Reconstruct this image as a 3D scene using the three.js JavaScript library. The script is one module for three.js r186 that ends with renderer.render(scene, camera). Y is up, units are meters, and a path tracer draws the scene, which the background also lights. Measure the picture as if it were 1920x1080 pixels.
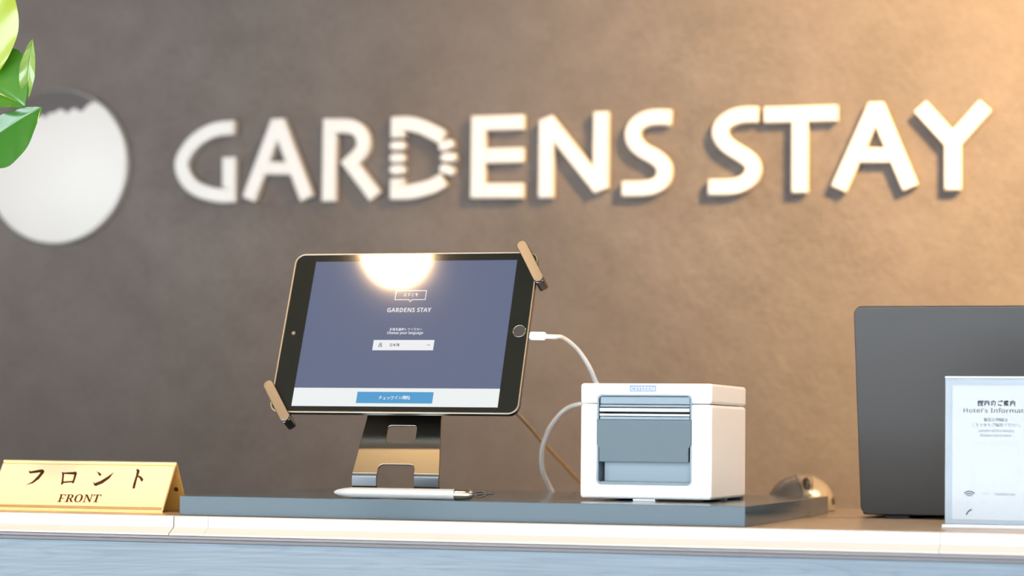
import * as THREE from 'three';
import { RoundedBoxGeometry } from 'three/addons/geometries/RoundedBoxGeometry.js';
import { mergeGeometries, mergeVertices, toCreasedNormals } from 'three/addons/utils/BufferGeometryUtils.js';
import { ImprovedNoise } from 'three/addons/math/ImprovedNoise.js';
import { RectAreaLightUniformsLib } from 'three/addons/lights/RectAreaLightUniformsLib.js';
import { Brush, Evaluator, SUBTRACTION } from 'three-bvh-csg';

// ---------------------------------------------------------------- camera, sky, lights, exposure
const T = 1.0;                                   // counter top height above the floor
const scene = new THREE.Scene();
const renderer = new THREE.WebGLRenderer({ antialias: true });
renderer.toneMapping = THREE.LinearToneMapping;
renderer.toneMappingExposure = 1.0;
renderer.shadowMap.enabled = true;
const camera = new THREE.PerspectiveCamera(2 * Math.atan(540 / 4660.09) * 180 / Math.PI, 1920 / 1080, 0.05, 60);
camera.position.set(0.6892, T + 0.0787, 2.2735);
camera.rotation.set(0.0594, 0.2905, 0.011, 'YXZ');
camera.focus = 2.38;
camera.userData.fStop = 4.2;

scene.background = new THREE.Color().setRGB(0.80, 0.91, 1.0);
scene.backgroundIntensity = 9.0;

RectAreaLightUniformsLib.init();
function downlight(x, z, power, angle, target, color, name, label, glow) {
  const g = thing(name, label, 'ceiling light', [x, 1.4995, z]);
  const ring = lathe([[0.052, 0], [0.062, -0.002], [0.07, -0.006], [0.068, -0.010], [0.055, -0.010], [0.052, 0]], 40);
  mesh('trim_ring', ring, std(0xf0ece4, 0.5), g);
  const disc = new THREE.CylinderGeometry(0.053, 0.053, 0.003, 40);
  disc.translate(0, -0.003, 0);
  mesh('lamp_lens', disc, new THREE.MeshStandardMaterial({ color: 0x000000, emissive: new THREE.Color().setRGB(...color), emissiveIntensity: glow }), g);
  const s = new THREE.SpotLight(new THREE.Color().setRGB(...color), power, 0, angle, 0.8, 2);
  s.position.set(x, T + 1.4995 - 0.02, z);
  s.target.position.set(target[0], T + target[1], target[2]);
  s.castShadow = true; s.shadow.radius = 2.5;
  scene.add(s, s.target);
}

// ---------------------------------------------------------------- helpers
let seed = 7;
const rnd = () => { seed = (seed * 16807) % 2147483647; return seed / 2147483647; };
const noise = new ImprovedNoise();
const used = new Map();
function numbered(n) { const k = used.get(n) ?? 0; used.set(n, k + 1); return k ? n + '_' + String(k).padStart(3, '0') : n; }
function std(color, roughness = 0.6, metalness = 0, extra = {}) {
  return new THREE.MeshPhysicalMaterial({ color, roughness, metalness, ...extra });
}
const rgb = (r, g, b) => new THREE.Color().setRGB(r, g, b);
function thing(name, label, category, [x, y, z], group) {
  const o = new THREE.Group(); o.name = numbered(name);
  o.position.set(x, y + T, z); o.userData = { label, category };
  if (group) o.userData.group = group;
  scene.add(o); return o;
}
function mesh(name, geo, mat, parent, label) {
  const m = new THREE.Mesh(geo, mat); m.name = parent ? name : numbered(name);
  m.castShadow = m.receiveShadow = true;
  if (label) m.userData.label = label;
  (parent ?? scene).add(m); return m;
}
function structure(name, geo, mat, parent) { const m = mesh(name, geo, mat, parent); if (!parent) m.userData.kind = 'structure'; return m; }
function box(w, h, d, x, y, z, r = 0.001, seg = 2) { const g = new RoundedBoxGeometry(w, h, d, seg, Math.min(r, w / 2.01, h / 2.01, d / 2.01)); g.translate(x, y, z); return g; }
function plain(w, h, d, x, y, z) { const g = new THREE.BoxGeometry(w, h, d); g.translate(x, y, z); return g; }
function lathe(pts, seg = 48) { return new THREE.LatheGeometry(pts.map(([r, y]) => new THREE.Vector2(r, y)), seg); }
function tube(pts, r, seg = 120, rad = 12) { return new THREE.TubeGeometry(new THREE.CatmullRomCurve3(pts.map((p) => new THREE.Vector3(...p))), seg, r, rad, false); }
function merged(list) { return mergeGeometries(list.map((g) => { const n = g.index ? g.toNonIndexed() : g; for (const k of Object.keys(n.attributes)) if (!['position', 'normal', 'uv'].includes(k)) n.deleteAttribute(k); return n; })); }
function roundRect(x0, y0, x1, y1, r, path = new THREE.Shape()) {
  path.moveTo(x0 + r, y0); path.lineTo(x1 - r, y0); path.absarc(x1 - r, y0 + r, r, -Math.PI / 2, 0);
  path.lineTo(x1, y1 - r); path.absarc(x1 - r, y1 - r, r, 0, Math.PI / 2);
  path.lineTo(x0 + r, y1); path.absarc(x0 + r, y1 - r, r, Math.PI / 2, Math.PI);
  path.lineTo(x0, y0 + r); path.absarc(x0 + r, y0 + r, r, Math.PI, Math.PI * 1.5);
  return path;
}
function extrude(shape, depth, bevel = 0.0008, seg = 2, curve = 16) {
  const g = new THREE.ExtrudeGeometry(shape, { depth: depth - 2 * bevel, bevelEnabled: bevel > 0, bevelThickness: bevel, bevelSize: bevel, bevelOffset: -bevel, bevelSegments: seg, curveSegments: curve });
  g.translate(0, 0, bevel); return g;
}
const csg = new Evaluator(); csg.attributes = ['position', 'normal', 'uv']; csg.useGroups = false;
function subtract(a, ...bs) { let r = new Brush(a); r.updateMatrixWorld(); for (const b of bs) { const k = new Brush(b); k.updateMatrixWorld(); r = csg.evaluate(r, k, SUBTRACTION); } return r.geometry; }
function canvasTexture(c, srgb = true) { const t = new THREE.CanvasTexture(c); if (srgb) t.colorSpace = THREE.SRGBColorSpace; t.anisotropy = 16; return t; }
function noiseTexture(n, f) {              // f(u, v) -> [r, g, b] sRGB 0..255, or a single number
  const d = new Uint8Array(n * n * 4);
  for (let y = 0; y < n; y++) for (let x = 0; x < n; x++) { let c = f(x / n, y / n); if (!Array.isArray(c)) c = [c, c, c]; d.set([c[0], c[1], c[2], 255].map((v) => Math.max(0, Math.min(255, v))), (y * n + x) * 4); }
  const t = new THREE.DataTexture(d, n, n); t.magFilter = THREE.LinearFilter; t.minFilter = THREE.LinearMipmapLinearFilter; t.generateMipmaps = true; t.wrapS = t.wrapT = THREE.RepeatWrapping; t.needsUpdate = true; return t;
}
// noise that wraps around a unit square
function wrapNoise(u, v, fx, fy, z) {
  const a = noise.noise(u * fx, v * fy, z), b = noise.noise((u - 1) * fx, v * fy, z), c = noise.noise(u * fx, (v - 1) * fy, z), d = noise.noise((u - 1) * fx, (v - 1) * fy, z);
  return (a * (1 - u) + b * u) * (1 - v) + (c * (1 - u) + d * u) * v;
}
function planarUV(geo, sx = 1, sy = 1, ax = 'x', ay = 'y') {
  const p = geo.attributes.position, uv = new Float32Array(p.count * 2), get = { x: (i) => p.getX(i), y: (i) => p.getY(i), z: (i) => p.getZ(i) };
  for (let i = 0; i < p.count; i++) { uv[2 * i] = get[ax](i) * sx; uv[2 * i + 1] = get[ay](i) * sy; }
  geo.setAttribute('uv', new THREE.BufferAttribute(uv, 2)); return geo;
}

// ---------------------------------------------------------------- surfaces
const wallMap = noiseTexture(1024, (u, v) => {
  const n = wrapNoise(u, v, 5, 5, 1) * 9 + wrapNoise(u, v, 17, 17, 2) * 7 + wrapNoise(u, v, 70, 70, 3) * 7 + wrapNoise(u, v, 200, 200, 4) * 5;
  return [100 + n, 90 + n, 84 + n];
});
wallMap.colorSpace = THREE.SRGBColorSpace;
const wallBump = noiseTexture(1024, (u, v) => 128 + wrapNoise(u, v, 40, 40, 5) * 70 + wrapNoise(u, v, 120, 120, 6) * 50 + wrapNoise(u, v, 260, 260, 7) * 30);
const wallMat = std(0xffffff, 0.85, 0, { map: wallMap, bumpMap: wallBump, bumpScale: 0.0025 });
const panelMap = noiseTexture(1024, (u, v) => {
  const w = wrapNoise(u, v, 3, 9, 8), g = Math.sin((v * 46 + w * 16 + wrapNoise(u, v, 8, 60, 9) * 3) * Math.PI * 2);
  const fine = wrapNoise(u, v, 12, 240, 10) * 14 + wrapNoise(u, v, 30, 400, 11) * 8;
  const n = -Math.max(0, g - 0.45) * 9 + fine * 0.8;
  return [119 + n, 132 + n, 143 + n];
});
panelMap.colorSpace = THREE.SRGBColorSpace;
const woodMap = noiseTexture(1024, (u, v) => {
  const w = wrapNoise(u, v, 2, 8, 18), g = Math.sin((v * 30 + w * 12) * Math.PI * 2);
  const n = g * 7 + wrapNoise(u, v, 8, 160, 19) * 22;
  return [166 + n, 142 + n, 115 + n];
});
woodMap.colorSpace = THREE.SRGBColorSpace;
const floorMap = noiseTexture(512, (u, v) => { const n = wrapNoise(u, v, 4, 60, 28) * 30; return [150 + n, 118 + n, 88 + n]; });
floorMap.colorSpace = THREE.SRGBColorSpace;

// ---------------------------------------------------------------- room (structure)
const WZ = -1.117;                               // face of the wall behind the letters
const XL = -3, XR = 2.4, ZF = 3.3, YC = 1.5;
structure('floor', planarUV(plain(6.4, 0.2, ZF - WZ + 0.6, 0, -0.1, (ZF + WZ) / 2), 1, 1, 'x', 'z'), std(0xffffff, 0.5, 0, { map: floorMap }));
structure('ceiling', plain(6.4, 0.2, ZF - WZ + 0.6, 0, T + YC + 0.1, (ZF + WZ) / 2), std(rgb(0.20, 0.15, 0.10), 0.8));
structure('wall_back', planarUV(plain(6.4, T + YC, 0.2, 0, (T + YC) / 2, WZ - 0.1), 1.4, 1.4), wallMat);
const sideMat = std(rgb(0.8, 0.74, 0.66), 0.9);
structure('wall_left', plain(0.2, T + YC, ZF - WZ, XL - 0.1, (T + YC) / 2, (ZF + WZ) / 2), sideMat);
structure('wall_right', plain(0.2, T + YC, ZF - WZ, XR + 0.1, (T + YC) / 2, (ZF + WZ) / 2), sideMat);
{
  const frame = [];
  for (const x of [-2.96, -1.2, 0.6, 2.36]) frame.push(plain(0.07, T + YC, 0.09, x, (T + YC) / 2, ZF));
  frame.push(plain(5.4, 0.08, 0.09, -0.3, 0.04, ZF), plain(5.4, 0.08, 0.09, -0.3, T + YC - 0.04, ZF));
  const w = structure('window_1', merged(frame), std(0x30302f, 0.4, 0.6));
  const glass = std(0xffffff, 0.0, 0, { transmission: 1, thickness: 0, ior: 1.5 });
  for (const x of [-2.08, -0.3, 1.48]) mesh('pane', plain(1.69, T + YC - 0.15, 0.008, x, (T + YC) / 2, ZF), glass, w);
}
downlight(1.3, 0.15, 114, 0.73, [0.93, 0.90, -1.117], [1.0, 0.63, 0.25], 'ceiling_downlight', 'warm recessed downlight washing the sign wall at the right', 14);
downlight(1.05, -0.05, 7, 0.9, [0.6, 0, -0.05], [1.0, 0.84, 0.66], 'ceiling_downlight', 'added unseen fill downlight above the right end of the counter', 14);  // added fill lamp, unseen, brightens the right side of the printer
downlight(-0.655, 0.93, 7, 0.7, [-0.5, 0, 0.6], [1.0, 0.66, 0.33], 'ceiling_downlight', 'warm recessed downlight mirrored in the tablet glass', 45);

// ---------------------------------------------------------------- counter
{
  const g = thing('reception_counter', 'pale wood reception counter with a white moulded edge and grey wood front', 'counter', [0, 0, 0]);
  const X0 = -1.5, X1 = 1.5, ZB = -0.56, ZE = 0.1145;
  const top = plain(X1 - X0, 0.03, ZE - ZB - 0.012, 0, -0.015, (ZE - 0.012 + ZB) / 2);
  mesh('worktop', planarUV(top, 1.2, 1.2, 'x', 'z'), std(0xffffff, 0.28, 0, { map: woodMap }), g);
  const prof = new THREE.Shape();
  [[0.1027, -0.028], [0.1027, -0.0001], [0.1138, -0.0001], [0.1145, -0.0008], [0.1147, -0.0105], [0.1250, -0.0160], [0.1256, -0.0168], [0.1256, -0.0176], [0.1250, -0.0180], [0.1130, -0.0180], [0.1130, -0.028]].forEach(([z, y], i) => (i ? prof.lineTo(-z, y) : prof.moveTo(-z, y)));
  const edgeMat = std(rgb(0.50, 0.475, 0.44), 0.6);
  const cuts = [X0, -0.2852, -0.2505, 0.43, X1];
  for (let i = 0; i < cuts.length - 1; i++) {
    const len = cuts[i + 1] - cuts[i] - (i ? 0.0003 : 0.0011);
    const e = new THREE.ExtrudeGeometry(prof, { depth: len, bevelEnabled: false });
    e.rotateY(Math.PI / 2); e.translate(cuts[i], 0, 0);
    mesh('edge_strip', e, edgeMat, g);
  }
  mesh('front_panel', planarUV(plain(X1 - X0, T - 0.025, 0.02, 0, -0.025 - (T - 0.025) / 2, 0.1100), 0.6, 1.7), std(0xffffff, 0.6, 0, { map: panelMap, specularIntensity: 0.3 }), g, 'grey wood grain front panel');
  mesh('painted_shadow_strip', box(X1 - X0, 0.0028, 0.009, 0, -0.0197, 0.1185, 0.0008), std(rgb(0.22, 0.205, 0.21), 0.7), g, 'shade of the gap under the edge set as a thin grey strip');  // shade in the gap under the edge, put in as dark strips
  mesh('painted_shadow_strip', box(X1 - X0, 0.0034, 0.008, 0, -0.0230, 0.1180, 0.0008), std(rgb(0.15, 0.145, 0.15), 0.7), g, 'deeper shade of the gap set as a darker grey strip above the front panel');
  for (const ex of [X0 + 0.02, X1 - 0.02]) mesh('end_panel', plain(0.02, T - 0.03, 0.64, ex, -0.03 - (T - 0.03) / 2, -0.23), std(rgb(0.3, 0.3, 0.3), 0.6), g);
}

// ---------------------------------------------------------------- sign letters on the wall
function band(pts, w, curved) {
  // outline of a stroke along pts; sharp turns are cut flat on the outside
  let P = pts.map(([x, y]) => new THREE.Vector2(x, y));
  if (curved) {
    const runs = [[P[0]]];
    for (let i = 1; i < P.length; i++) {
      runs[runs.length - 1].push(P[i]);
      if (i < P.length - 1) {
        const a = P[i].clone().sub(P[i - 1]).normalize(), b = P[i + 1].clone().sub(P[i]).normalize();
        if (a.dot(b) < 0.64) runs.push([P[i]]);
      }
    }
    P = [];
    runs.forEach((r, k) => {
      const q = r.length > 2 ? new THREE.SplineCurve(r).getPoints(r.length * 6) : r;
      q.forEach((v, i) => { if (!(k && i === 0)) P.push(v.clone()); });
    });
  }
  const L = [], Rr = [];
  const N = (a, b) => { const d = b.clone().sub(a).normalize(); return new THREE.Vector2(-d.y, d.x).multiplyScalar(w / 2); };
  for (let i = 0; i < P.length; i++) {
    if (i === 0) { const n = N(P[0], P[1]); L.push(P[0].clone().add(n)); Rr.push(P[0].clone().sub(n)); continue; }
    if (i === P.length - 1) { const n = N(P[i - 1], P[i]); L.push(P[i].clone().add(n)); Rr.push(P[i].clone().sub(n)); continue; }
    const n1 = N(P[i - 1], P[i]), n2 = N(P[i], P[i + 1]), m = n1.clone().add(n2), len = m.length() / w;      // cos of half the turn
    m.normalize().multiplyScalar((w / 2) / Math.max(len, 0.2));
    const turn = n1.x * n2.y - n1.y * n2.x, sharp = len < 0.66;
    if (!sharp) { L.push(P[i].clone().add(m)); Rr.push(P[i].clone().sub(m)); } else if (turn > 0) { L.push(P[i].clone().add(m)); Rr.push(P[i].clone().sub(n1), P[i].clone().sub(n2)); } else { Rr.push(P[i].clone().sub(m)); L.push(P[i].clone().add(n1), P[i].clone().add(n2)); }
  }
  return new THREE.Shape([...L, ...Rr.reverse()]);
}
const letterMat = std(rgb(0.66, 0.61, 0.56), 0.5);
const LW = 0.0218, LD = 0.0165;
function strokeGeo(pts, k, w = LW) { const g = extrude(band(pts.map(([x, y]) => [x / 1000, y / 1000]), w, true), LD - k * 0.00015, 0.003, 4); return g; }
const LETTERS = [
  ['G', 'first letter of the sign, white raised G beside the round disc', -792, 478, [[[42, 50], [30, 50], [12, 48], [-7, 41], [-24, 29], [-37, 13], [-42, -1], [-39, -16], [-29, -31], [-14, -41], [4, -47], [21, -50], [35, -50], [34, 7]]]],
  ['A', 'white raised letter A between G and R on the sign wall', -680, 478, [[[-46, -57], [-2, 58], [46, -57]], [[-23, -11], [24, -12]]]],
  ['R', 'white raised letter R between A and the dotted D', -564, 472, [[[-36, -56], [-36, 55], [-10, 54], [2, 51], [12, 43], [16, 31], [15, 21], [8, 11], [-4, 0], [36, -50]]]],
  ['D', 'white raised letter D whose sides are broken into dots', -456, 478, [[[-39, 29], [-39, 49], [-24, 49], [-6, 45], [12, 37], [30, 27]], [[-39, -30], [-39, -50], [-23, -50], [-3, -47], [15, -42], [32, -33]], [-39, 17.5, 0], [-39, -0.5, 0], [-39, -17.5, 0], [34.5, 16.5, 0.32], [38.5, -1, 0], [36.5, -19, -0.3]]],
  ['E', 'white raised letter E right of the dotted D', -338, 476, [[[33, 49], [-35, 49], [-35, -48], [33, -49]], [[-34, 2], [33, 2]]]],
  ['N', 'white raised letter N between E and S on the sign wall', -232, 476, [[[-40, -60], [-40, 51], [40, -48], [40, 61]]]],
  ['S', 'white raised letter S ending the first sign word after N', -126, 477, [[[35, 49], [13, 50], [-3, 47], [-15, 39], [-20, 27], [-16, 14], [-4, 3], [12, -6], [23, -16], [26, -26], [23, -39], [12, -47], [-4, -50], [-35, -50]]]],
  ['S', 'white raised letter S starting the second sign word before T', -1, 477, [[[33.5, 50], [14, 50], [-1, 47], [-14, 39], [-20, 27], [-15, 14], [-4, 4], [12, -6], [23, -15], [27, -26], [23, -38], [12, -46], [-3, -50], [-36, -50]]]],
  ['T', 'white raised letter T in the warm lit half of the sign', 91, 472, [[[-50, 54], [52, 54]], [[0, 55], [0, -55]]]],
  ['A', 'white raised letter A between T and Y in the warm light', 194, 478, [[[-49, -57], [2, 57], [49, -57]], [[-21, -11], [21, -12]]]],
  ['Y', 'last letter of the sign, white raised Y nearest the glow', 300, 474, [[[-44, 58], [0, 8], [44, 57]], [[0, 13], [0, -57]]]],
];
for (const [ch, label, x, y, strokes] of LETTERS) {
  if (ch === 'D') {
    const g = thing('sign_letter', label, 'letter', [x / 1000, y / 1000, WZ + 0.0003], 'raised letters of the wall sign');
    strokes.forEach((q, k) => {
      if (k < 2) { mesh('stroke', strokeGeo(q, 0), letterMat, g); return; }
      const e = extrude(roundRect(-0.0118, -0.0068, 0.0118, 0.0068, 0.0062), LD, 0.003, 4); e.rotateZ(q[2]); e.translate(q[0] / 1000, q[1] / 1000, 0);
      mesh('dot', e, letterMat, g);
    });
  } else {
    const m = mesh('sign_letter', merged(strokes.map((s, k) => strokeGeo(s, k, k && ch === 'A' ? 0.0195 : LW))), letterMat);
    m.position.set(x / 1000, y / 1000 + T, WZ + 0.0003);
    m.userData = { label, category: 'letter', group: 'raised letters of the wall sign' };
  }
}
{ // round disc with a dark ragged reflection painted as a cap
  const cx = -1.040, cy = 0.477, r = 0.1172;
  const g = thing('round_sign_disc', 'large white round sign disc with a dark ragged reflection painted at the top', 'sign', [cx, cy, WZ + 0.0003]);
  const d = lathe([[0, 0], [r - 0.001, 0], [r, 0.002], [r, 0.012], [r - 0.0015, 0.0148], [r - 0.005, 0.0165], [0, 0.0165]], 96); d.rotateX(Math.PI / 2);
  mesh('disc', toCreasedNormals(d, 0.6), letterMat, g);
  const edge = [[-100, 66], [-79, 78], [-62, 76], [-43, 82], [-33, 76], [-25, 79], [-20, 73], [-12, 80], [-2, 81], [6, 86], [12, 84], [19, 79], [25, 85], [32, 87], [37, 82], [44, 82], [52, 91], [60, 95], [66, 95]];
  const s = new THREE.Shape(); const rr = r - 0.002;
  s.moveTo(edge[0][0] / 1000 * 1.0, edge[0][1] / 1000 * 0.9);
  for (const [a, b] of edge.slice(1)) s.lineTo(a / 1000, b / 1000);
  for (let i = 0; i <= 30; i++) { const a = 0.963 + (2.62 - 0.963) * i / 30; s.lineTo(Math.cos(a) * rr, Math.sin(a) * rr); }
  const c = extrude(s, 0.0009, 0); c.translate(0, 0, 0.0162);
  mesh('painted_reflection', c, std(rgb(0.085, 0.072, 0.066), 0.7), g, 'dark ragged reflection painted on the disc');  // mirrored dark shape, painted as a thin sheet on the disc
}

// ---------------------------------------------------------------- dark board under the tablet and printer
const ST = 0.0185;                               // board thickness
{
  const m = mesh('base_board', new RoundedBoxGeometry(0.5453, ST, 0.4479, 3, 0.0007), std(rgb(0.066, 0.095, 0.116), 0.12, 0, { ior: 1.3 }));
  m.position.set(-0.2894 + 0.5453 / 2, T + ST / 2, 0.0945 - 0.4479 / 2);
  m.userData = { label: 'thick dark grey board lying on the counter under tablet and printer', category: 'board' };
}

// ---------------------------------------------------------------- lettering helpers
// simplified stroke glyphs on a 10 x 10 grid: pairs are xy, strokes are separated by blanks
const GLYPH = {
  よ: '5383 50573827263758 5888', う: '3161 24536475664839', こ: '2272 26387879', そ: '21711484554779', 言: '5060 1282 2474 2676 2979 2729 7779',
  語: '1131 0242 1434 1636 1838 1819 5191 7154 5494 84 4595 5696 9699 5999 5659', を: '2171 51255559 534664 8449 4889', 選: '1121 1424 1409 0999 3151 5153 3353 3335 6181 8183 6383 6365 4595 5447 7477 3797',
  択: '0333 2028 1828 0736 4191 9194 4494 4148 6598', し: '313858 5886', て: '1282 8254 545779', く: '713479', だ: '1151 3128 5585 5989 7182 8191', さ: '1383 4175 26387888', い: '121738 7286',
  日: '2181 8189 8929 2921 2585', 本: '1383 5059 5318 5388 3767', チ: '7122 1595 515529', ェ: '3575 5559 2989', ッ: '2435 5465 846839', ク: '3114 2282 825929', イ: '8115 5359', ン: '1233 188683',
  開: '1019 1040 4043 1343 9099 5090 5053 5393 3474 3676 4449 6469', 始: '2008 0343 3019 7053 5393 5696 9699 5999 5659', 館: '2103 2153 1343 4346 1646 1319 1949 5191 5153 9193 6383 8385 6385 6369 6787 8789 6989',
  内: '1219 1282 8289 5027 5476', の: '514628152251838669', ご: '2272 26387879 7082 8092', 案: '5052 1281 5152 1383 423465 723415 1686 5559 5619 5689',
  施: '2021 0242 2238 2246 4639 6053 5393 5595 9597 5191 7377 5358 5898', 設: '1131 0242 1434 1636 1838 1819 5153 6052 6080 8082 8292 5585 8559 5699', 詳: '1131 0242 1434 1636 1838 1819 6061 8071 5292 5494 5696 7199', 細: '200332 320525 2529 0607 4648 5191 9198 9858 5851 5595 7178',
  は: '1118 4393 717859 5948 6798', ち: '2272 41356486 8649', ら: '3152 333654757759', か: '13636849 4119 7285', 確: '0141 2104 1337 1434 3437 1737 5291 6245 6569 6594 6696 6898 7479 6999', 認: '1131 0242 1434 1636 1838 1819 5191 9194 7153 5658 6569 6989 7577 9697', '。': '1727 2729 2919 1917',
};
function drawJP(ctx, text, x, y, size, spacing = 1, lw = 0.1) {
  ctx.lineWidth = size * lw; ctx.lineCap = 'round'; ctx.lineJoin = 'round';
  [...text].forEach((ch, i) => {
    const g = GLYPH[ch]; if (!g) return;
    for (const s of g.split(' ')) {
      ctx.beginPath();
      for (let k = 0; k + 1 < s.length; k += 2) { const px = x + (i * spacing + +s[k] / 10.5) * size, py = y + (+s[k + 1] / 10.5) * size; k ? ctx.lineTo(px, py) : ctx.moveTo(px, py); }
      ctx.stroke();
    }
  });
}

// ---------------------------------------------------------------- tablet
const IP = [-0.1104, 0.1784, -0.0325], TILT = 0.40615, YAW = 0.00877;
function tilted(g) { g.rotation.set(-TILT, YAW, 0, 'YXZ'); return g; }
const rimMat = std(rgb(0.22, 0.22, 0.22), 0.35, 1);
const chrome = std(rgb(0.22, 0.22, 0.22), 0.2, 1);
{
  const g = tilted(thing('tablet', 'tablet in landscape showing a dark blue hotel check-in screen', 'tablet', IP));
  const W = 0.1270, H = 0.0872, ox = 0.0012, oy = -0.0005;      // half sizes
  const body = extrude(roundRect(ox - W, oy - H, ox + W, oy + H, 0.0105), 0.0062, 0.0012, 4, 24); body.translate(0, 0, -0.0062 + 0.0035);
  mesh('housing', body, std(rgb(0.16, 0.16, 0.16), 0.35, 1), g, 'dark grey metal housing');
  const rs = roundRect(ox - W - 0.0001, oy - H - 0.0001, ox + W + 0.0001, oy + H + 0.0001, 0.0106); rs.holes.push(roundRect(ox - W + 0.0015, oy - H + 0.0015, ox + W - 0.0015, oy + H - 0.0015, 0.0091, new THREE.Path()));
  mesh('rim', extrude(rs, 0.0013, 0.0004, 2, 24).translate(0, 0, 0.0024), rimMat, g, 'thin polished metal rim');
  const glass = extrude(roundRect(ox - W + 0.0016, oy - H + 0.0016, ox + W - 0.0016, oy + H - 0.0016, 0.009), 0.0006, 0.0002, 1, 24); glass.translate(0, 0, 0.00325);
  mesh('front_glass', glass, std(rgb(0.010, 0.011, 0.009), 0.05), g, 'black glossy bezel');
  // display picture
  const c = document.createElement('canvas'); c.width = 2048; c.height = 1536; const x = c.getContext('2d');
  const x0 = -103.1, x1 = 107.2, y0 = 77.5, y1 = -81.0, px = (u) => (u - x0) / (x1 - x0) * 2048, py = (v) => (y0 - v) / (y0 - y1) * 1536, pw = (w) => w / (x1 - x0) * 2048;
  x.fillStyle = '#6d7692'; x.fillRect(0, 0, 2048, 1536);  // ceiling haze on the glass is put into this page colour
  x.fillStyle = '#fbffff'; x.fillRect(0, py(-61.4), 2048, 1536);
  x.fillStyle = '#5aa8dc'; x.fillRect(px(-36.8), py(-65.4), pw(77.8), pw(12.0));
  x.fillStyle = '#fbfcff'; x.fillRect(px(-28.6), py(-9.6), pw(62.6), pw(11.1));
  x.strokeStyle = '#f4f4f6'; x.lineWidth = 8; x.lineJoin = 'miter'; x.beginPath(); x.moveTo(px(-13.2), py(44.3)); x.lineTo(px(18.2), py(44.3)); x.lineTo(px(18.2), py(34.5)); x.lineTo(px(4.6), py(34.5)); x.lineTo(px(3), py(32.4)); x.lineTo(px(1.4), py(34.5)); x.lineTo(px(-13.2), py(34.5)); x.closePath(); x.stroke();
  drawJP(x, 'ようこそ', px(-5.2), py(41.6), pw(4.0), 1, 0.12);
  x.fillStyle = '#f4f4f6'; x.textAlign = 'center'; x.textBaseline = 'alphabetic';
  const fit = (t, u, v, w, f) => { x.font = f; const m = x.measureText(t).width; x.save(); x.translate(px(u), py(v)); x.scale(pw(w) / m, 1); x.fillText(t, 0, 0); x.restore(); };
  fit('GARDENS STAY', 3.0, 20.9, 46, 'bold 62px sans-serif');
  drawJP(x, '言語を選択してください', px(-14.1), py(3.4), pw(3.1), 1, 0.13);
  fit('Choose your language', 2.6, -3.2, 37.5, 'bold 38px sans-serif');
  x.strokeStyle = '#555a60'; drawJP(x, '日本語', px(-11.6), py(-13.3), pw(3.5), 1, 0.1);
  x.lineWidth = 5; for (const [a, b] of [[-21.0, -13.4]]) { x.beginPath(); x.arc(px(a), py(b - 0.3), pw(0.9), 0, 7); x.stroke(); x.beginPath(); x.moveTo(px(a - 1.7), py(b - 3.4)); x.lineTo(px(a + 1.7), py(b - 3.4)); x.lineTo(px(a + 1.2), py(b - 1.6)); x.lineTo(px(a - 1.2), py(b - 1.6)); x.closePath(); x.stroke(); }
  x.strokeStyle = '#9a9fa6'; x.lineWidth = 6; x.beginPath(); x.moveTo(px(27.2), py(-15.6)); x.lineTo(px(28.6), py(-14.4)); x.lineTo(px(30.0), py(-15.6)); x.stroke();
  x.strokeStyle = '#ffffff'; drawJP(x, 'チェックイン開始', px(-14.2), py(-69.6), pw(4.05), 1, 0.12);
  const t = canvasTexture(c);
  const disp = new THREE.PlaneGeometry((x1 - x0) / 1000, (y0 - y1) / 1000); disp.translate((x0 + x1) / 2000, (y0 + y1) / 2000, 0.00395);
  mesh('display_screen', disp, std(0x000000, 0.05, 0, { emissive: 0xffffff, emissiveMap: t, emissiveIntensity: 0.88 }), g, 'lit display with check-in page');
  const ring = new THREE.TorusGeometry(0.0062, 0.0006, 10, 48); ring.translate(0.1188, 0, 0.00385);
  const hb = mesh('home_button', new THREE.CylinderGeometry(0.0058, 0.0058, 0.0003, 40).rotateX(Math.PI / 2).translate(0.1188, 0, 0.0039), std(rgb(0.05, 0.045, 0.04), 0.08), g);
  mesh('button_ring', ring, chrome, hb);
  const cr = new THREE.TorusGeometry(0.0019, 0.0003, 8, 32); cr.translate(-0.1141, -0.002, 0.00385);
  mesh('camera_lens', merged([new THREE.CylinderGeometry(0.0016, 0.0016, 0.0003, 24).rotateX(Math.PI / 2).translate(-0.1141, -0.002, 0.0039), cr]), std(rgb(0.12, 0.12, 0.12), 0.2, 0.8), g);
}
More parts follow.
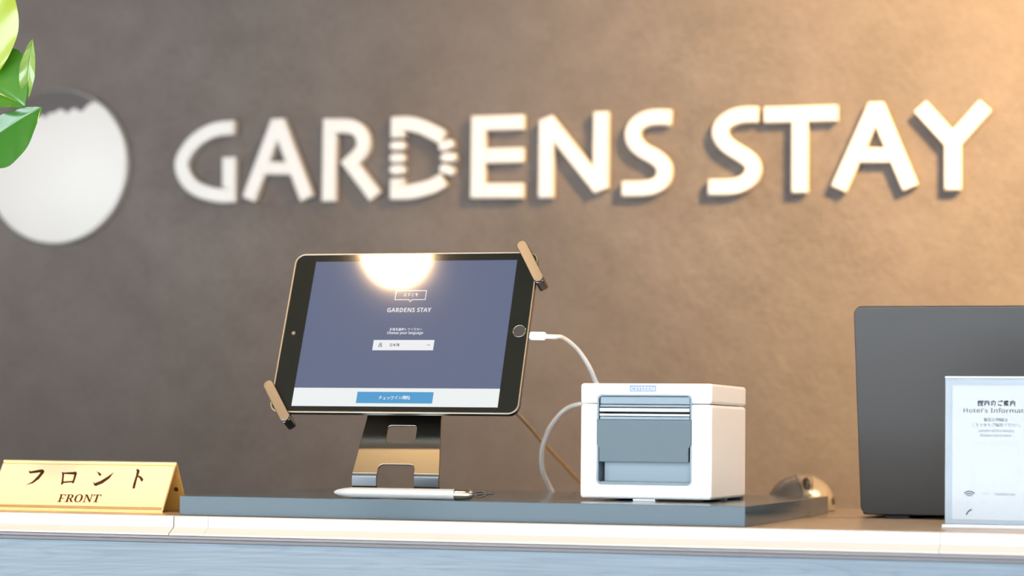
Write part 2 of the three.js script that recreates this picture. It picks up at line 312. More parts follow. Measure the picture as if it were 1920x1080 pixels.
// ---------------------------------------------------------------- stand
const standMat = std(rgb(0.28, 0.26, 0.22), 0.2, 1);
{
  const g = thing('tablet_stand', 'dark folding metal stand with corner clamps holding the tablet', 'stand', [-0.1087, ST, -0.0205]);
  const lean = TILT, cz = -0.002, R = 0.016;
  // leg plate: local origin at the tangent point of the bend, y up along the plate
  const ty = R + R * Math.sin(lean), tz = cz + R * Math.cos(lean);
  const L = 0.150, s = new THREE.Shape();
  const hw = (t) => 0.0446 - (0.0446 - 0.0385) * Math.min(1, t / 0.058);
  s.moveTo(-hw(0), 0); s.lineTo(-0.0187, 0); s.lineTo(-0.0187, 0.0042); s.quadraticCurveTo(-0.0185, 0.0096, -0.0130, 0.0098); s.lineTo(0.0130, 0.0098); s.quadraticCurveTo(0.0185, 0.0096, 0.0187, 0.0042); s.lineTo(0.0187, 0); s.lineTo(hw(0), 0);
  s.lineTo(0.0385, 0.058); s.lineTo(0.0385, L - 0.01); s.quadraticCurveTo(0.0385, L, 0.0285, L); s.lineTo(-0.0285, L); s.quadraticCurveTo(-0.0385, L, -0.0385, L - 0.01); s.lineTo(-0.0385, 0.058); s.closePath();
  s.holes.push(roundRect(-0.0150, 0.0318, 0.0150, 0.0508, 0.0035, new THREE.Path()));
  const plate = extrude(s, 0.0025, 0.0004, 2); plate.translate(0, 0, -0.0025); plate.rotateX(-lean); plate.translate(0, ty, tz);
  mesh('leg_plate', plate, standMat, g);
  // bends under the plate, left and right of the slot
  for (const sd of [-1, 1]) {
    const p = new THREE.Shape(); const n = 28, a0 = lean, a1 = -Math.PI / 2;
    for (let i = 0; i <= n; i++) { const a = a0 + (a1 - a0) * i / n; const X = cz + R * Math.cos(a), Y = R + R * Math.sin(a); i ? p.lineTo(X, Y) : p.moveTo(X, Y); }
    p.lineTo(cz - 0.004, 0); p.lineTo(cz - 0.004, 0.0025);
    for (let i = n; i >= 0; i--) { const a = a0 + (a1 - a0) * i / n; p.lineTo(cz + (R - 0.0025) * Math.cos(a), R + (R - 0.0025) * Math.sin(a)); }
    const e = extrude(p, 0.0256, 0.0003, 1, 8); e.rotateY(-Math.PI / 2); e.translate(sd < 0 ? -0.0190 : 0.0446, 0, 0);
    mesh('foot_bend', toCreasedNormals(e, 0.5), std(rgb(0.12, 0.125, 0.13), 0.3, 1), g);
  }
  mesh('base_plate', extrude(roundRect(-0.0445, -0.14, 0.0445, 0.002, 0.008), 0.0025, 0.0004, 2).rotateX(Math.PI / 2).translate(0, 0.0025, 0), standMat, g);
  // head behind the tablet: diagonal arm with two clamps (in tablet axes)
  const head = new THREE.Group(); head.name = 'clamp_head'; g.add(head);
  head.position.set(IP[0] + 0.1087, IP[1] - ST, IP[2] + 0.0205); head.rotation.set(-TILT, YAW, 0, 'YXZ');
  const armDir = Math.atan2(0.149, 0.239);
  const arm = extrude(roundRect(-0.1415, -0.009, 0.1415, 0.009, 0.004), 0.005, 0.0006); arm.rotateZ(armDir); arm.translate(0.001, 0, -0.0125);
  mesh('cross_arm', arm, standMat, head);
  const hinge = merged([new THREE.CylinderGeometry(0.008, 0.008, 0.06, 24).rotateZ(Math.PI / 2).translate(0, 0.003, -0.0220), box(0.03, 0.02, 0.010, 0, 0.003, -0.0155, 0.002)]);
  mesh('hinge', hinge, standMat, head);
  const clampMat = std(rgb(0.205, 0.20, 0.205), 0.24, 1);
  for (const [a, b] of [[[109.5, 95.0], [133.0, 54.5]], [[-131.2, -57.5], [-105.5, -96.0]]]) {
    const ang = Math.atan2(b[1] - a[1], b[0] - a[0]), len = Math.hypot(b[0] - a[0], b[1] - a[1]) / 1000 + 0.004;
    const parts = [];
    const bar = extrude(roundRect(-len / 2, -0.0052, len / 2, 0.0052, 0.0050), 0.003, 0.0006, 3, 16); bar.translate(0, 0, 0.0046); parts.push(bar);
    for (const e of [-1, 1]) { const peg = extrude(roundRect(-0.0045, -0.0045, 0.0045, 0.0045, 0.002), 0.0178, 0.0004, 2); peg.translate(e * (len / 2 - 0.0046), 0, -0.0128); parts.push(peg); }
    const back = extrude(roundRect(-len / 2, -0.0048, len / 2, 0.0048, 0.003), 0.004, 0.0005, 2); back.translate(0, 0, -0.0128); parts.push(back);
    const m = merged(parts); m.rotateZ(ang); m.translate((a[0] + b[0]) / 2000, (a[1] + b[1]) / 2000, 0);
    mesh('corner_clamp', m, clampMat, head, 'glossy brown-grey corner clamp');
  }
}
// ---------------------------------------------------------------- pen
{
  const L = new THREE.Vector3(-0.1435, ST + 0.0052, 0.066), Rr = new THREE.Vector3(-0.0050, ST + 0.0052, 0.069);
  const g = thing('stylus_pen', 'white pen with silver end lying on the board before the stand', 'pen', [L.x, L.y, L.z]);
  g.rotation.y = -Math.atan2(Rr.z - L.z, Rr.x - L.x);
  const len = L.distanceTo(Rr), lay = (pts) => lathe(pts, 28).rotateZ(-Math.PI / 2);
  mesh('barrel', lay([[0, -0.0005], [0.0012, 0], [0.0028, 0.003], [0.0042, 0.010], [0.0050, 0.018], [0.0050, len - 0.018], [0, len - 0.018]]), std(rgb(0.42, 0.41, 0.40), 0.3), g, 'white glossy barrel');
  mesh('metal_cap', lay([[0, len - 0.018], [0.0051, len - 0.018], [0.0052, len - 0.0172], [0.0048, len - 0.0166], [0.0052, len - 0.016], [0.0051, len - 0.007], [0.0046, len - 0.004], [0.0032, len - 0.001], [0, len]]), std(rgb(0.62, 0.57, 0.5), 0.2, 1), g, 'silver metal end cap');
  mesh('cord_loop', merged([tube([[len - 0.001, 0.0005, 0], [len + 0.004, 0.003, 0.001], [len + 0.009, 0.0035, 0], [len + 0.012, 0.001, -0.001], [len + 0.006, -0.002, 0], [len, 0.0005, 0]], 0.0012, 50, 8), tube([[len, 0, 0], [len + 0.006, 0.001, 0], [len + 0.012, 0.0015, -0.002], [len + 0.019, 0.002, -0.004]], 0.0013, 40, 8)]), std(rgb(0.05, 0.035, 0.025), 0.5), g, 'dark thin cord loop');
}

// ---------------------------------------------------------------- receipt printer
{
  const g = thing('receipt_printer', 'white cube receipt printer with grey front cover on the dark board', 'printer', [0.0741, ST, -0.0159]);
  g.rotation.y = -0.0142;
  const W = 0.1278, H = 0.1111, D = 0.1535, S = 0.0915, B = 0.002;
  const white = std(rgb(0.83, 0.80, 0.78), 0.38);
  const cut = extrude(roundRect(0.0163, 0.0150, 0.1090, 0.1005, 0.0048), 0.06, 0, 1, 12); cut.translate(0, 0, -0.022);
  mesh('body', subtract(box(W, S - B, D, W / 2, B + (S - B) / 2, -D / 2, 0.0035, 4), cut), white, g, 'white plastic body');
  const lid = subtract(box(W, H - S - 0.0006, D, W / 2, S + 0.0006 + (H - S - 0.0006) / 2, -D / 2, 0.0030, 4), cut);
  mesh('lid', lid, white, g, 'white plastic lid');
  const grey = std(rgb(0.066, 0.098, 0.116), 0.5), light = std(rgb(0.17, 0.22, 0.26), 0.42), pale = std(rgb(0.42, 0.47, 0.5), 0.35), dark = std(rgb(0.02, 0.02, 0.022), 0.6);
  // frame around the opening (open above)
  const fr = roundRect(0.0163, 0.0150, 0.1090, 0.1005, 0.0048); fr.holes.push(roundRect(0.0182, 0.0170, 0.1071, 0.0990, 0.0036, new THREE.Path()));
  mesh('opening_frame', extrude(fr, 0.019, 0.0003, 1).translate(0, 0, -0.0192), light, g);
  mesh('back_plate', plain(0.0885, 0.0816, 0.002, 0.06265, 0.0580, -0.0200), dark, g);
  mesh('top_bar', box(0.0878, 0.0075, 0.014, 0.0627, 0.0950, -0.0090, 0.001), light, g, 'blue-grey top bar');
  mesh('cutter_strip', box(0.0878, 0.0024, 0.0145, 0.0627, 0.0897, -0.0088, 0.0006), light, g);
  mesh('paper_lip', box(0.0880, 0.0036, 0.0165, 0.0627, 0.0860, -0.0083, 0.0006), pale, g, 'pale paper exit lip');
  mesh('exit_roller_strip', box(0.0880, 0.0022, 0.016, 0.0627, 0.0812, -0.0082, 0.0005), pale, g);
  mesh('hinge_strip', box(0.0876, 0.0030, 0.015, 0.0627, 0.0782, -0.0085, 0.0006), light, g);
  const cv = new THREE.Shape(); [[0.0166, 0.0768], [0.0166, 0.0540], [0.0190, 0.0500], [0.0190, 0.0366], [0.1060, 0.0366], [0.1060, 0.0500], [0.1086, 0.0540], [0.1086, 0.0768]].forEach(([x, y], i) => (i ? cv.lineTo(x, y) : cv.moveTo(x, y)));
  mesh('front_cover', extrude(cv, 0.003, 0.0006, 2).translate(0, 0, -0.0018), grey, g, 'slate grey front cover flap');
  const tray = plain(0.0850, 0.0205, 0.002, 0.0640, 0.0272, -0.0120);
  mesh('tray_panel', tray, light, g, 'blue-grey recessed panel below the cover');
  mesh('tray_floor', box(0.0880, 0.002, 0.017, 0.0627, 0.0172, -0.0095, 0.0006), light, g);
  // maker's name plate
  const c = document.createElement('canvas'); c.width = 256; c.height = 64; const x = c.getContext('2d');
  x.fillStyle = '#7683a3'; x.fillRect(0, 0, 256, 64); x.fillStyle = '#aeb9d2'; x.font = 'bold 50px sans-serif'; x.textAlign = 'center'; x.textBaseline = 'middle'; x.save(); x.translate(128, 35); x.scale(238 / x.measureText('CITIZEN').width, 1); x.fillText('CITIZEN', 0, 0); x.restore();
  const lg = new THREE.PlaneGeometry(0.0258, 0.0062); lg.translate(0.0613, 0.1062, 0.0002);
  mesh('name_label', lg, std(0xffffff, 0.4, 0, { map: canvasTexture(c) }), g, 'pale blue maker name label');
  for (const [x2, z2] of [[0.062, -0.010], [0.012, -0.14], [0.116, -0.14], [0.118, -0.06]]) mesh('foot', box(0.022, 0.0026, 0.012, x2, 0.0013, z2, 0.0006), x2 === 0.062 ? white : std(rgb(0.03, 0.03, 0.03), 0.8), g);
}

// ---------------------------------------------------------------- cables
{
  const g = thing('charging_cable', 'white charging cable from the tablet looping behind the printer', 'cable', [0, 0, 0]);
  const U = new THREE.Vector3(Math.cos(YAW), 0, -Math.sin(YAW)), V = new THREE.Vector3(0, Math.cos(TILT), -Math.sin(TILT));
  const P = (u, v, w = 0) => { const N = new THREE.Vector3().crossVectors(U, V); return new THREE.Vector3(...IP).addScaledVector(U, u).addScaledVector(V, v).addScaledVector(N, w); };
  const a = P(0.1285, -0.0036, 0.0005), b = P(0.1452, -0.0040, 0.0005);
  const plug = box(0.0165, 0.0082, 0.0056, 0, 0, 0, 0.0022, 4); plug.rotateX(-TILT); plug.rotateZ(Math.atan2(b.y - a.y, b.x - a.x)); plug.translate((a.x + b.x) / 2, (a.y + b.y) / 2, (a.z + b.z) / 2);
  const white = std(rgb(0.95, 0.93, 0.91), 0.4);
  mesh('plug', plug, white, g, 'white cable plug');
  mesh('cord', tube([[b.x - 0.004, b.y, b.z], [b.x + 0.006, b.y - 0.0003, b.z - 0.006], [0.0375, 0.1752, -0.085], [0.0388, 0.1640, -0.140], [0.0430, 0.1475, -0.168], [0.0446, 0.1346, -0.185], [0.0500, 0.1200, -0.196], [0.0440, 0.1125, -0.206], [0.0227, 0.1126, -0.215], [-0.0010, 0.1067, -0.235], [-0.0241, 0.0888, -0.260], [-0.0398, 0.0661, -0.285], [-0.0481, 0.0429, -0.315], [-0.0498, 0.0264, -0.345], [-0.0478, 0.0150, -0.362], [-0.0400, 0.0045, -0.376], [-0.0150, 0.0024, -0.390], [0.0800, 0.0024, -0.400]], 0.0023, 280, 12), white, g);
}
{
  const m = mesh('thin_cord', tube([[0.0080, 0.1015, -0.022], [0.0025, 0.0991, -0.05], [-0.0232, 0.0872, -0.1800], [-0.0470, 0.0723, -0.31], [-0.0445, 0.0512, -0.3750], [-0.0411, 0.0286, -0.44], [-0.0330, 0.0080, -0.49], [-0.0100, 0.0021, -0.525], [0.0700, 0.0021, -0.535]], 0.0020, 120, 10), std(rgb(0.52, 0.34, 0.16), 0.35, 0.3));  // warm glint on a black cable, put into the base colour
  m.position.y = T; m.userData = { label: 'thin dark cord with its warm reflection painted golden brown running straight from tablet to printer base', category: 'cable' };
}

// ---------------------------------------------------------------- gold desk sign
{
  const g = thing('desk_name_sign', 'gold tent-shaped desk sign reading FRONT at the counter edge', 'sign', [-0.3315, 0, 0.0425]);
  const gold = std(rgb(1.0, 0.76, 0.36), 0.3, 0.8), goldDeep = std(rgb(0.95, 0.52, 0.12), 0.35, 0.35);
  const Hh = 0.0484, dz = 0.045, len = Math.hypot(Hh, dz), ang = Math.atan2(dz, Hh);
  // front leaf frame: local y along the leaf
  const put = (geo) => geo.rotateX(-ang);
  const X0 = -0.1900, shear = (geo) => { const p = geo.attributes.position; for (let i = 0; i < p.count; i++) p.setX(i, p.getX(i) - 0.006 * p.getY(i) / len); return geo; };
  const c = document.createElement('canvas'); c.width = 2048; c.height = 640; const x = c.getContext('2d');
  const pw = 0.1892, ph = 0.0545, ox = -0.1893, oy = 0.0066, S = 2048 / (pw * 1000);
  x.fillStyle = '#fff'; x.fillRect(0, 0, 2048, 640);
  const toX = (u, v) => (u + 0.006 * v / len - ox * 1000) * S, toY = (v) => 640 - (v - oy * 1000) * 640 / (ph * 1000);
  const K = [
    [[-162.8, 52.7], [-160.5, 51.1], [-151.8, 53.4], [-147.9, 54.2], [-144.9, 51.7], [-144.9, 49.0], [-147.2, 40.9], [-151.6, 35.2], [-159.4, 32.2], [-153.2, 37.6], [-150.0, 44.9], [-148.6, 50.0], [-158.9, 48.2], [-161.0, 48.7]],
    [[-125.8, 51.3], [-122.3, 49.9], [-118.5, 35.9], [-118.5, 34.0], [-120.9, 34.3], [-121.0, 37.5], [-123.6, 47.0]], [[-123.7, 50.2], [-112.3, 51.2], [-110.6, 52.1], [-108.2, 49.7], [-109.0, 47.6], [-121.7, 48.3]],
    [[-111.1, 49.7], [-108.2, 49.7], [-107.5, 43.3], [-106.9, 36.2], [-109.5, 36.1], [-109.8, 42.5]], [[-120.0, 38.3], [-109.3, 39.3], [-108.6, 37.4], [-119.2, 35.9]],
    [[-88.1, 52.8], [-82.6, 50.2], [-80.8, 47.9], [-81.9, 46.3], [-83.6, 47.5], [-86.0, 50.6]], [[-87.1, 39.0], [-84.4, 36.7], [-79.0, 40.0], [-74.3, 44.8], [-68.4, 52.1], [-70.5, 43.3], [-75.4, 36.9], [-81.7, 32.8], [-84.0, 33.8]],
    [[-46.0, 56.5], [-43.3, 56.3], [-41.1, 54.2], [-40.5, 43.9], [-38.8, 30.6], [-41.3, 30.5], [-42.3, 36.0], [-43.3, 48.6], [-44.3, 53.4]], [[-41.6, 48.4], [-36.8, 46.4], [-33.4, 42.8], [-33.7, 40.1], [-35.1, 40.1], [-37.9, 44.0], [-40.9, 46.3]],
  ];
  x.fillStyle = '#33230c';
  for (const poly of K) { x.beginPath(); poly.forEach(([u, v], i) => (i ? x.lineTo(toX(u, v), toY(v)) : x.moveTo(toX(u, v), toY(v)))); x.closePath(); x.fill(); }
  x.save(); x.translate(toX(-116.6, 11), toY(11.0)); x.transform(1, -0.018, 0.0, 1, 0, 0); x.font = 'bold 160px serif'; x.transform(1, 0, -0.02, 1, 0, 0); { const m = x.measureText('FRONT').width; x.scale(46.0 * S / m, 0.118 * 8.9); x.fillText('FRONT', 0, 0); } x.restore();
  const leaf = plain(0.1905, len, 0.0012, X0 + 0.0955, len / 2, -0.0006); mesh('front_leaf', put(shear(leaf)), gold, g);
  const plate = new THREE.PlaneGeometry(pw, ph); plate.translate(ox + pw / 2, oy + ph / 2, 0.0004);
  const tex = canvasTexture(c);
  const inv = document.createElement('canvas'); inv.width = 2048; inv.height = 640; const ix = inv.getContext('2d'); ix.drawImage(c, 0, 0);
  mesh('name_plate', put(shear(plate)), std(rgb(1.0, 0.58, 0.34), 0.42, 0.08, { map: tex }), g, 'pale gold plate with dark lettering');
  const ch = box(0.1910, 0.0046, 0.0024, X0 + 0.0955, 0.0028, 0.0006, 0.0009, 3); mesh('bottom_channel', put(shear(ch)), gold, g);
  const ch2 = box(0.1905, 0.0028, 0.0022, X0 + 0.0955, len - 0.0012, 0.0004, 0.001, 3); mesh('top_bead', put(shear(ch2)), gold, g);
  const bl = Math.hypot(Hh, 0.030), ba = Math.atan2(0.030, Hh);
  const back = plain(0.1905, bl, 0.0012, X0 + 0.0955 - 0.006, bl / 2, 0);
  const hole_disc = new THREE.CylinderGeometry(0.0021, 0.0023, 0.0016, 20).rotateX(Math.PI / 2).translate(-0.0122, 0.0262, 0.001); hole_disc.rotateX(ba); hole_disc.translate(0, 0, -0.075); mesh('hole_disc', hole_disc, std(rgb(0.08, 0.03, 0.01), 0.5), g, 'small dark disc standing for a hole');  // dark disc put where the leaf has a hole
  back.rotateX(ba); back.translate(0, 0, -0.075); mesh('back_leaf', back, goldDeep, g, 'deep gold back leaf');
}

// ---------------------------------------------------------------- laptop
{
  const g = thing('laptop', 'grey laptop seen from behind its raised lid at the right', 'laptop', [0.3068 + 0.156, 0, -0.246]);
  const grey = std(rgb(0.058, 0.057, 0.057), 0.42, 0.2);
  const lid = extrude(roundRect(-0.156, 0, 0.156, 0.2135, 0.008), 0.0062, 0.0012, 4, 20); lid.translate(0, 0, -0.0062);
  const tiltL = 0.245; lid.rotateX(tiltL); lid.translate(0, 0.0035, 0.0);
  mesh('lid', lid, grey, g, 'plain dark grey lid back');
  const scr = extrude(roundRect(-0.152, 0.006, 0.152, 0.2095, 0.005), 0.0008, 0); scr.translate(0, 0, -0.0071); scr.rotateX(tiltL); scr.translate(0, 0.0035, 0);
  mesh('screen_panel', scr, std(rgb(0.01, 0.01, 0.012), 0.15), g);
  const base = extrude(roundRect(-0.156, 0.006, 0.156, 0.226, 0.01), 0.0125, 0.0015, 3, 16); base.rotateX(-Math.PI / 2); base.translate(0, 0.0030, 0);
  mesh('base', base, grey, g);
  const hg = new THREE.CylinderGeometry(0.0045, 0.0045, 0.2, 20); hg.rotateZ(Math.PI / 2); hg.translate(0, 0.0085, -0.0045);
  mesh('hinge', hg, std(rgb(0.03, 0.03, 0.03), 0.5), g);
  for (const [x, z] of [[-0.12, -0.012], [0.12, -0.012], [-0.12, -0.2], [0.12, -0.2]]) mesh('foot', box(0.024, 0.0032, 0.01, x, 0.0016, z, 0.001), std(rgb(0.02, 0.02, 0.02), 0.8), g);
}

// ---------------------------------------------------------------- acrylic notice holder
{
  const g = thing('notice_holder', 'clear acrylic stand holding a white printed hotel information card', 'notice', [0.4177, 0, -0.02]);
  g.rotation.x = 0;
  const W = 0.105, Hh = 0.1335, lean = -0.03;
  const acr = std(rgb(0.97, 0.985, 1.0), 0, 0, { transmission: 1, thickness: 0, ior: 1.14 });
  const f = box(W, Hh, 0.002, W / 2, Hh / 2, 0, 0.0006); f.rotateX(lean); f.translate(0, 0.003, 0.0012); mesh('front_sheet', f, acr, g);
  const b = box(W, Hh, 0.002, W / 2, Hh / 2, 0, 0.0006); b.rotateX(lean); b.translate(0, 0.003, -0.0026); mesh('back_sheet', b, std(rgb(0.38, 0.40, 0.42), 0.4, 0, { transmission: 0.25, thickness: 0 }), g);
  const edge = std(rgb(0.75, 0.8, 0.84), 0.12, 0, { transmission: 0.3, thickness: 0 });
  const tp = box(W, 0.0018, 0.0056, W / 2, Hh, -0.0007, 0.0006); tp.rotateX(lean); tp.translate(0, 0.0032, 0); mesh('top_fold', tp, edge, g, 'bright folded top edge');
  mesh('foot_plate', box(W, 0.0032, 0.040, W / 2, 0.0016, 0.004, 0.001, 3), std(rgb(0.86, 0.89, 0.92), 0.1, 0, { transmission: 0.35, thickness: 0 }), g, 'clear foot plate');
  const c = document.createElement('canvas'); c.width = 1024; c.height = 1024 * 1.28; const x = c.getContext('2d');
  const PX = 0.0068, PY = 0.0042, PW = 0.0955, PH = PW * 1.28, S = 1024 / (PW * 1000);
  const X = (w) => (w - 0.4177 - PX) * 1000 * S, Y = (w) => c.height - (w - 0.003 - PY) * 1000 * S;
  x.fillStyle = '#fbfcfd'; x.fillRect(0, 0, c.width, c.height);
  x.strokeStyle = '#23282f'; drawJP(x, '館内のご案内', X(0.4472), Y(0.1158), 62, 1.0, 0.13);
  x.textAlign = 'left'; x.fillStyle = '#262c33'; x.font = '60px sans-serif'; { const t = "Hotel's Information", w = 700; x.save(); x.translate(X(0.4338), Y(0.1045)); x.scale(w / x.measureText(t).width, 1); x.fillText(t, 0, 0); x.restore(); }
  x.strokeStyle = '#555b63'; drawJP(x, '施設の詳細は', X(0.4524), Y(0.0996), 38, 1.05, 0.09); drawJP(x, 'こちらからご確認ください。', X(0.4415), Y(0.0949), 38, 1.02, 0.09);
  x.fillStyle = '#5c636c'; x.textAlign = 'center'; x.font = '38px sans-serif'; x.fillText('Details of the facility', X(0.4640), Y(0.0868)); x.fillText('Please check here.', X(0.4640), Y(0.0825));
  x.strokeStyle = '#dfe4ea'; x.lineWidth = 5; x.strokeRect(X(0.4436), Y(0.0768), X(0.4842) - X(0.4436), Y(0.0385) - Y(0.0768));
  x.strokeStyle = '#46525e'; x.lineCap = 'butt'; for (const [r, w] of [[58, 10], [38, 10], [18, 9]]) { x.lineWidth = w; x.beginPath(); x.arc(X(0.4400), Y(0.0268), r + 8, -Math.PI * 0.78, -Math.PI * 0.22); x.stroke(); }
  x.textAlign = 'left'; x.font = '34px sans-serif'; x.fillStyle = '#b9c0c8'; x.fillText('SSID', X(0.4512), Y(0.0297)); x.fillStyle = '#2c343e'; x.fillText('Gardens-stay', X(0.4625), Y(0.0297));
  x.fillStyle = '#c6ccd3'; x.font = '28px sans-serif'; x.fillText('Wi-Fi', X(0.4365), Y(0.0222)); x.fillText('PASS', X(0.4512), Y(0.0222));
  x.strokeStyle = '#48515c'; x.lineWidth = 14; x.beginPath(); x.arc(X(0.4432), Y(0.0105), 62, -Math.PI * 0.96, -Math.PI * 0.55); x.stroke();
  const card = new THREE.BoxGeometry(PW, PH, 0.0004); card.translate(PX + PW / 2, PY + PH / 2, 0);
  const blank = std(rgb(0.35, 0.35, 0.35), 0.7), face = std(rgb(0.50, 0.49, 0.48), 0.9, 0, { map: canvasTexture(c), specularIntensity: 0.05 });
  const cm = new THREE.Mesh(card.rotateX(lean).translate(0, 0.003, -0.0007), [blank, blank, blank, blank, face, blank]); cm.name = 'card'; cm.castShadow = cm.receiveShadow = true; cm.userData.label = 'white printed information card'; g.add(cm);
}

// ---------------------------------------------------------------- mouse
{
  const g = thing('computer_mouse', 'glossy bronze computer mouse on the counter behind the board', 'mouse', [0.2085, 0, -0.462]);
  g.rotation.y = 0.30;
  const A = 0.0355, Bz = 0.050, Hh = 0.0385;
  // dome: x across, z along; parts are slices of the same skin
  const skin = (u, v, off) => {           // u across -1..1, v along -1..1
    const e = Math.sqrt(Math.max(0, 1 - Math.pow(Math.abs(v), 2.6)));
    const a = A * (0.30 + 0.70 * e) + off, th = u * Math.PI / 2;
    const hx = Math.sin(th) * a, hy = (Hh * (0.22 + 0.78 * e * (1 - 0.12 * v)) + off) * Math.pow(Math.cos(th), 0.72);
    return [hx, 0.001 + hy, v * Bz];
  };
  const slice = (u0, u1, v0, v1, off, nu = 24, nv = 40) => {
    const pos = [], idx = [];
    for (let j = 0; j <= nv; j++) for (let i = 0; i <= nu; i++) pos.push(...skin(u0 + (u1 - u0) * i / nu, v0 + (v1 - v0) * j / nv, off));
    for (let j = 0; j < nv; j++) for (let i = 0; i < nu; i++) { const a = j * (nu + 1) + i, b = a + nu + 1; idx.push(a, b, a + 1, b, b + 1, a + 1); }
    const q = new THREE.BufferGeometry(); q.setAttribute('position', new THREE.Float32BufferAttribute(pos, 3)); q.setIndex(idx); q.computeVertexNormals(); q.setAttribute('uv', new THREE.Float32BufferAttribute(new Float32Array(pos.length / 3 * 2), 2)); return q;
  };
  const bronze = std(rgb(0.62, 0.50, 0.33), 0.38, 0.5), brown = std(rgb(0.22, 0.19, 0.165), 0.16, 0.5), dark = std(rgb(0.05, 0.035, 0.025), 0.3);  // bronze carries the lamp reflection of the right button in its colour
  mesh('underside', slice(-1, 1, -1, 1, -0.0012, 30, 40), dark, g);
  mesh('shell', slice(-1, 1, -1, -0.05, 0), bronze, g);
  mesh('button', slice(-1, -0.16, -0.04, 1, 0), brown, g, 'dark glossy left button');
  mesh('button', slice(0.17, 1, -0.04, 1, 0), bronze, g, 'right button with the lamp reflection put into its pale gold');
  mesh('center_strip', slice(-0.145, 0.155, -0.04, 1, 0.0004), std(rgb(0.5, 0.42, 0.32), 0.25, 0.8), g);
  for (const [a, b] of [[0.80, 0.93], [-0.93, -0.80]]) mesh('side_grip', slice(a, b, -0.7, 0.75, 0.0005, 6, 30), dark, g, 'dark side grip');
  const wh = new THREE.TorusGeometry(0.0075, 0.0034, 14, 32); wh.rotateY(Math.PI / 2); wh.translate(0.0006, 0.0262, 0.034);
  mesh('scroll_wheel', wh, dark, g, 'dark scroll wheel');
}

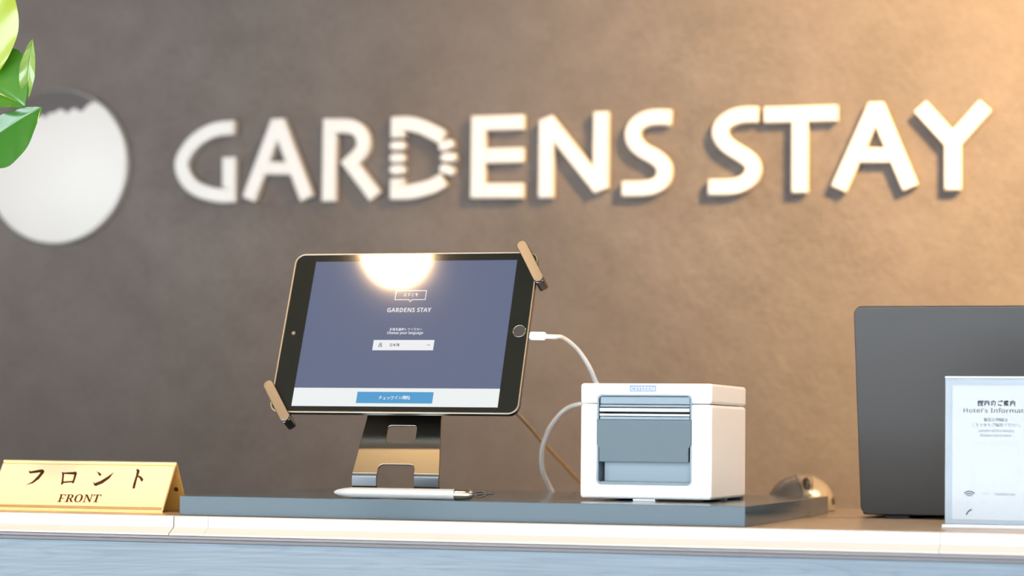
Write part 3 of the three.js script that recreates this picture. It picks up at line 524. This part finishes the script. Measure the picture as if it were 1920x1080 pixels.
// ---------------------------------------------------------------- hanging plant
{
  const g = thing('hanging_plant', 'bright green leafy vine hanging at the left edge of the picture', 'plant', [-0.52, 0, 0.15]);
  const leafMat = (h) => new THREE.MeshPhysicalMaterial({ color: h, roughness: 0.25, transmission: 0.25, thickness: 0, clearcoat: 1.0, clearcoatRoughness: 0.15, side: THREE.DoubleSide });
  const mats = [leafMat(rgb(0.30, 0.40, 0.02)), leafMat(rgb(0.045, 0.19, 0.012)), leafMat(rgb(0.03, 0.15, 0.015)), leafMat(rgb(0.20, 0.34, 0.06))];
  // leaf from base to tip; side = direction across the blade
  const leaf = (base, tip, hA, hB, up, mat, p = 0.72, fold = 0.25, droop = 0.12) => {
    const B = new THREE.Vector3(...base), E2 = new THREE.Vector3(...tip), ax = E2.clone().sub(B), L = ax.length(); ax.normalize();
    const n0 = new THREE.Vector3(...up).normalize(), side = new THREE.Vector3().crossVectors(ax, n0).normalize(), nn = new THREE.Vector3().crossVectors(side, ax).normalize();
    const nu = 20, nv = 36, pos = [], idx = [];
    for (let j = 0; j <= nv; j++) {
      const t = j / nv, w0 = Math.pow(Math.max(0, Math.sin(Math.PI * Math.pow(t, p))), 0.8) * (1 - 0.15 * t);
      for (let i = 0; i <= nu; i++) {
        const s = i / nu * 2 - 1, w = w0 * (s < 0 ? hA : hB);
        const q = B.clone().addScaledVector(ax, t * L).addScaledVector(side, s * w).addScaledVector(nn, fold * Math.abs(s) * w - droop * L * (t - 0.5) * (t - 0.5) * 2 + 0.0008 * Math.sin(t * 20 + Math.abs(s) * 3) * Math.abs(s) - (Math.abs(s) < 0.05 ? 0.0008 : 0));
        pos.push(q.x, q.y, q.z);
      }
    }
    for (let j = 0; j < nv; j++) for (let i = 0; i < nu; i++) { const a = j * (nu + 1) + i, b = a + nu + 1; idx.push(a, b, a + 1, b, b + 1, a + 1); }
    const q = new THREE.BufferGeometry(); q.setAttribute('position', new THREE.Float32BufferAttribute(pos, 3)); q.setIndex(idx); q.computeVertexNormals(); q.setAttribute('uv', new THREE.Float32BufferAttribute(new Float32Array(pos.length / 3 * 2), 2));
    mesh('leaf', q, mat, g);
  };
  const o = (x, y, z) => [x + 0.52, y, z];
  leaf(o(-0.4743, 0.5481, 0.008), o(-0.4596, 0.4195, 0.012), 0.033, 0.024, [0.15, 0.2, 1], mats[0], 1.5);
  leaf(o(-0.4335, 0.3935, -0.004), o(-0.4278, 0.4530, -0.002), 0.009, 0.007, [0.3, 0, 1], mats[3], 0.9, 0.4);
  leaf(o(-0.5053, 0.4199, 0.002), o(-0.4315, 0.3895, 0.004), 0.049, 0.020, [0.1, 0.45, 0.9], mats[1], 1.25, 0.2);
  leaf(o(-0.4917, 0.3422, 0.0), o(-0.4160, 0.3870, 0.003), 0.015, 0.043, [0.1, 0.25, 1], mats[2], 1.0, 0.18);
  leaf(o(-0.505, 0.300, -0.01), o(-0.480, 0.235, 0.0), 0.026, 0.026, [0, 0.4, 1], mats[1]);
  leaf(o(-0.530, 0.500, -0.02), o(-0.575, 0.420, -0.01), 0.030, 0.030, [-0.4, 0.3, 1], mats[1]);
  leaf(o(-0.525, 0.640, 0.01), o(-0.560, 0.560, 0.03), 0.032, 0.032, [-0.3, 0.4, 1], mats[0]);
  mesh('stem', tube([[0.0, 0.815, 0.0], [0.035, 0.80, 0.005], [0.04, 0.70, 0.0], [0.025, 0.58, -0.008], [0.018, 0.47, -0.012], [0.012, 0.38, -0.012], [0.015, 0.30, -0.012]], 0.0022, 100, 8), std(rgb(0.25, 0.4, 0.08), 0.5), g);
  mesh('pot', lathe([[0, 0.69], [0.02, 0.69], [0.024, 0.695], [0.032, 0.805], [0.034, 0.815], [0.029, 0.815], [0.028, 0.80], [0, 0.80]].map(([r, y]) => [r, y]), 40), std(rgb(0.8, 0.78, 0.74), 0.5), g);
  for (let k = 0; k < 3; k++) { const a = k * 2.094; mesh('hanging_cord', tube([[Math.cos(a) * 0.0325, 0.81, Math.sin(a) * 0.0325], [Math.cos(a) * 0.016, 1.15, Math.sin(a) * 0.016], [0, 1.499, 0]], 0.0012, 20, 6), std(rgb(0.4, 0.34, 0.26), 0.8), g); }
}

renderer.render(scene, camera);
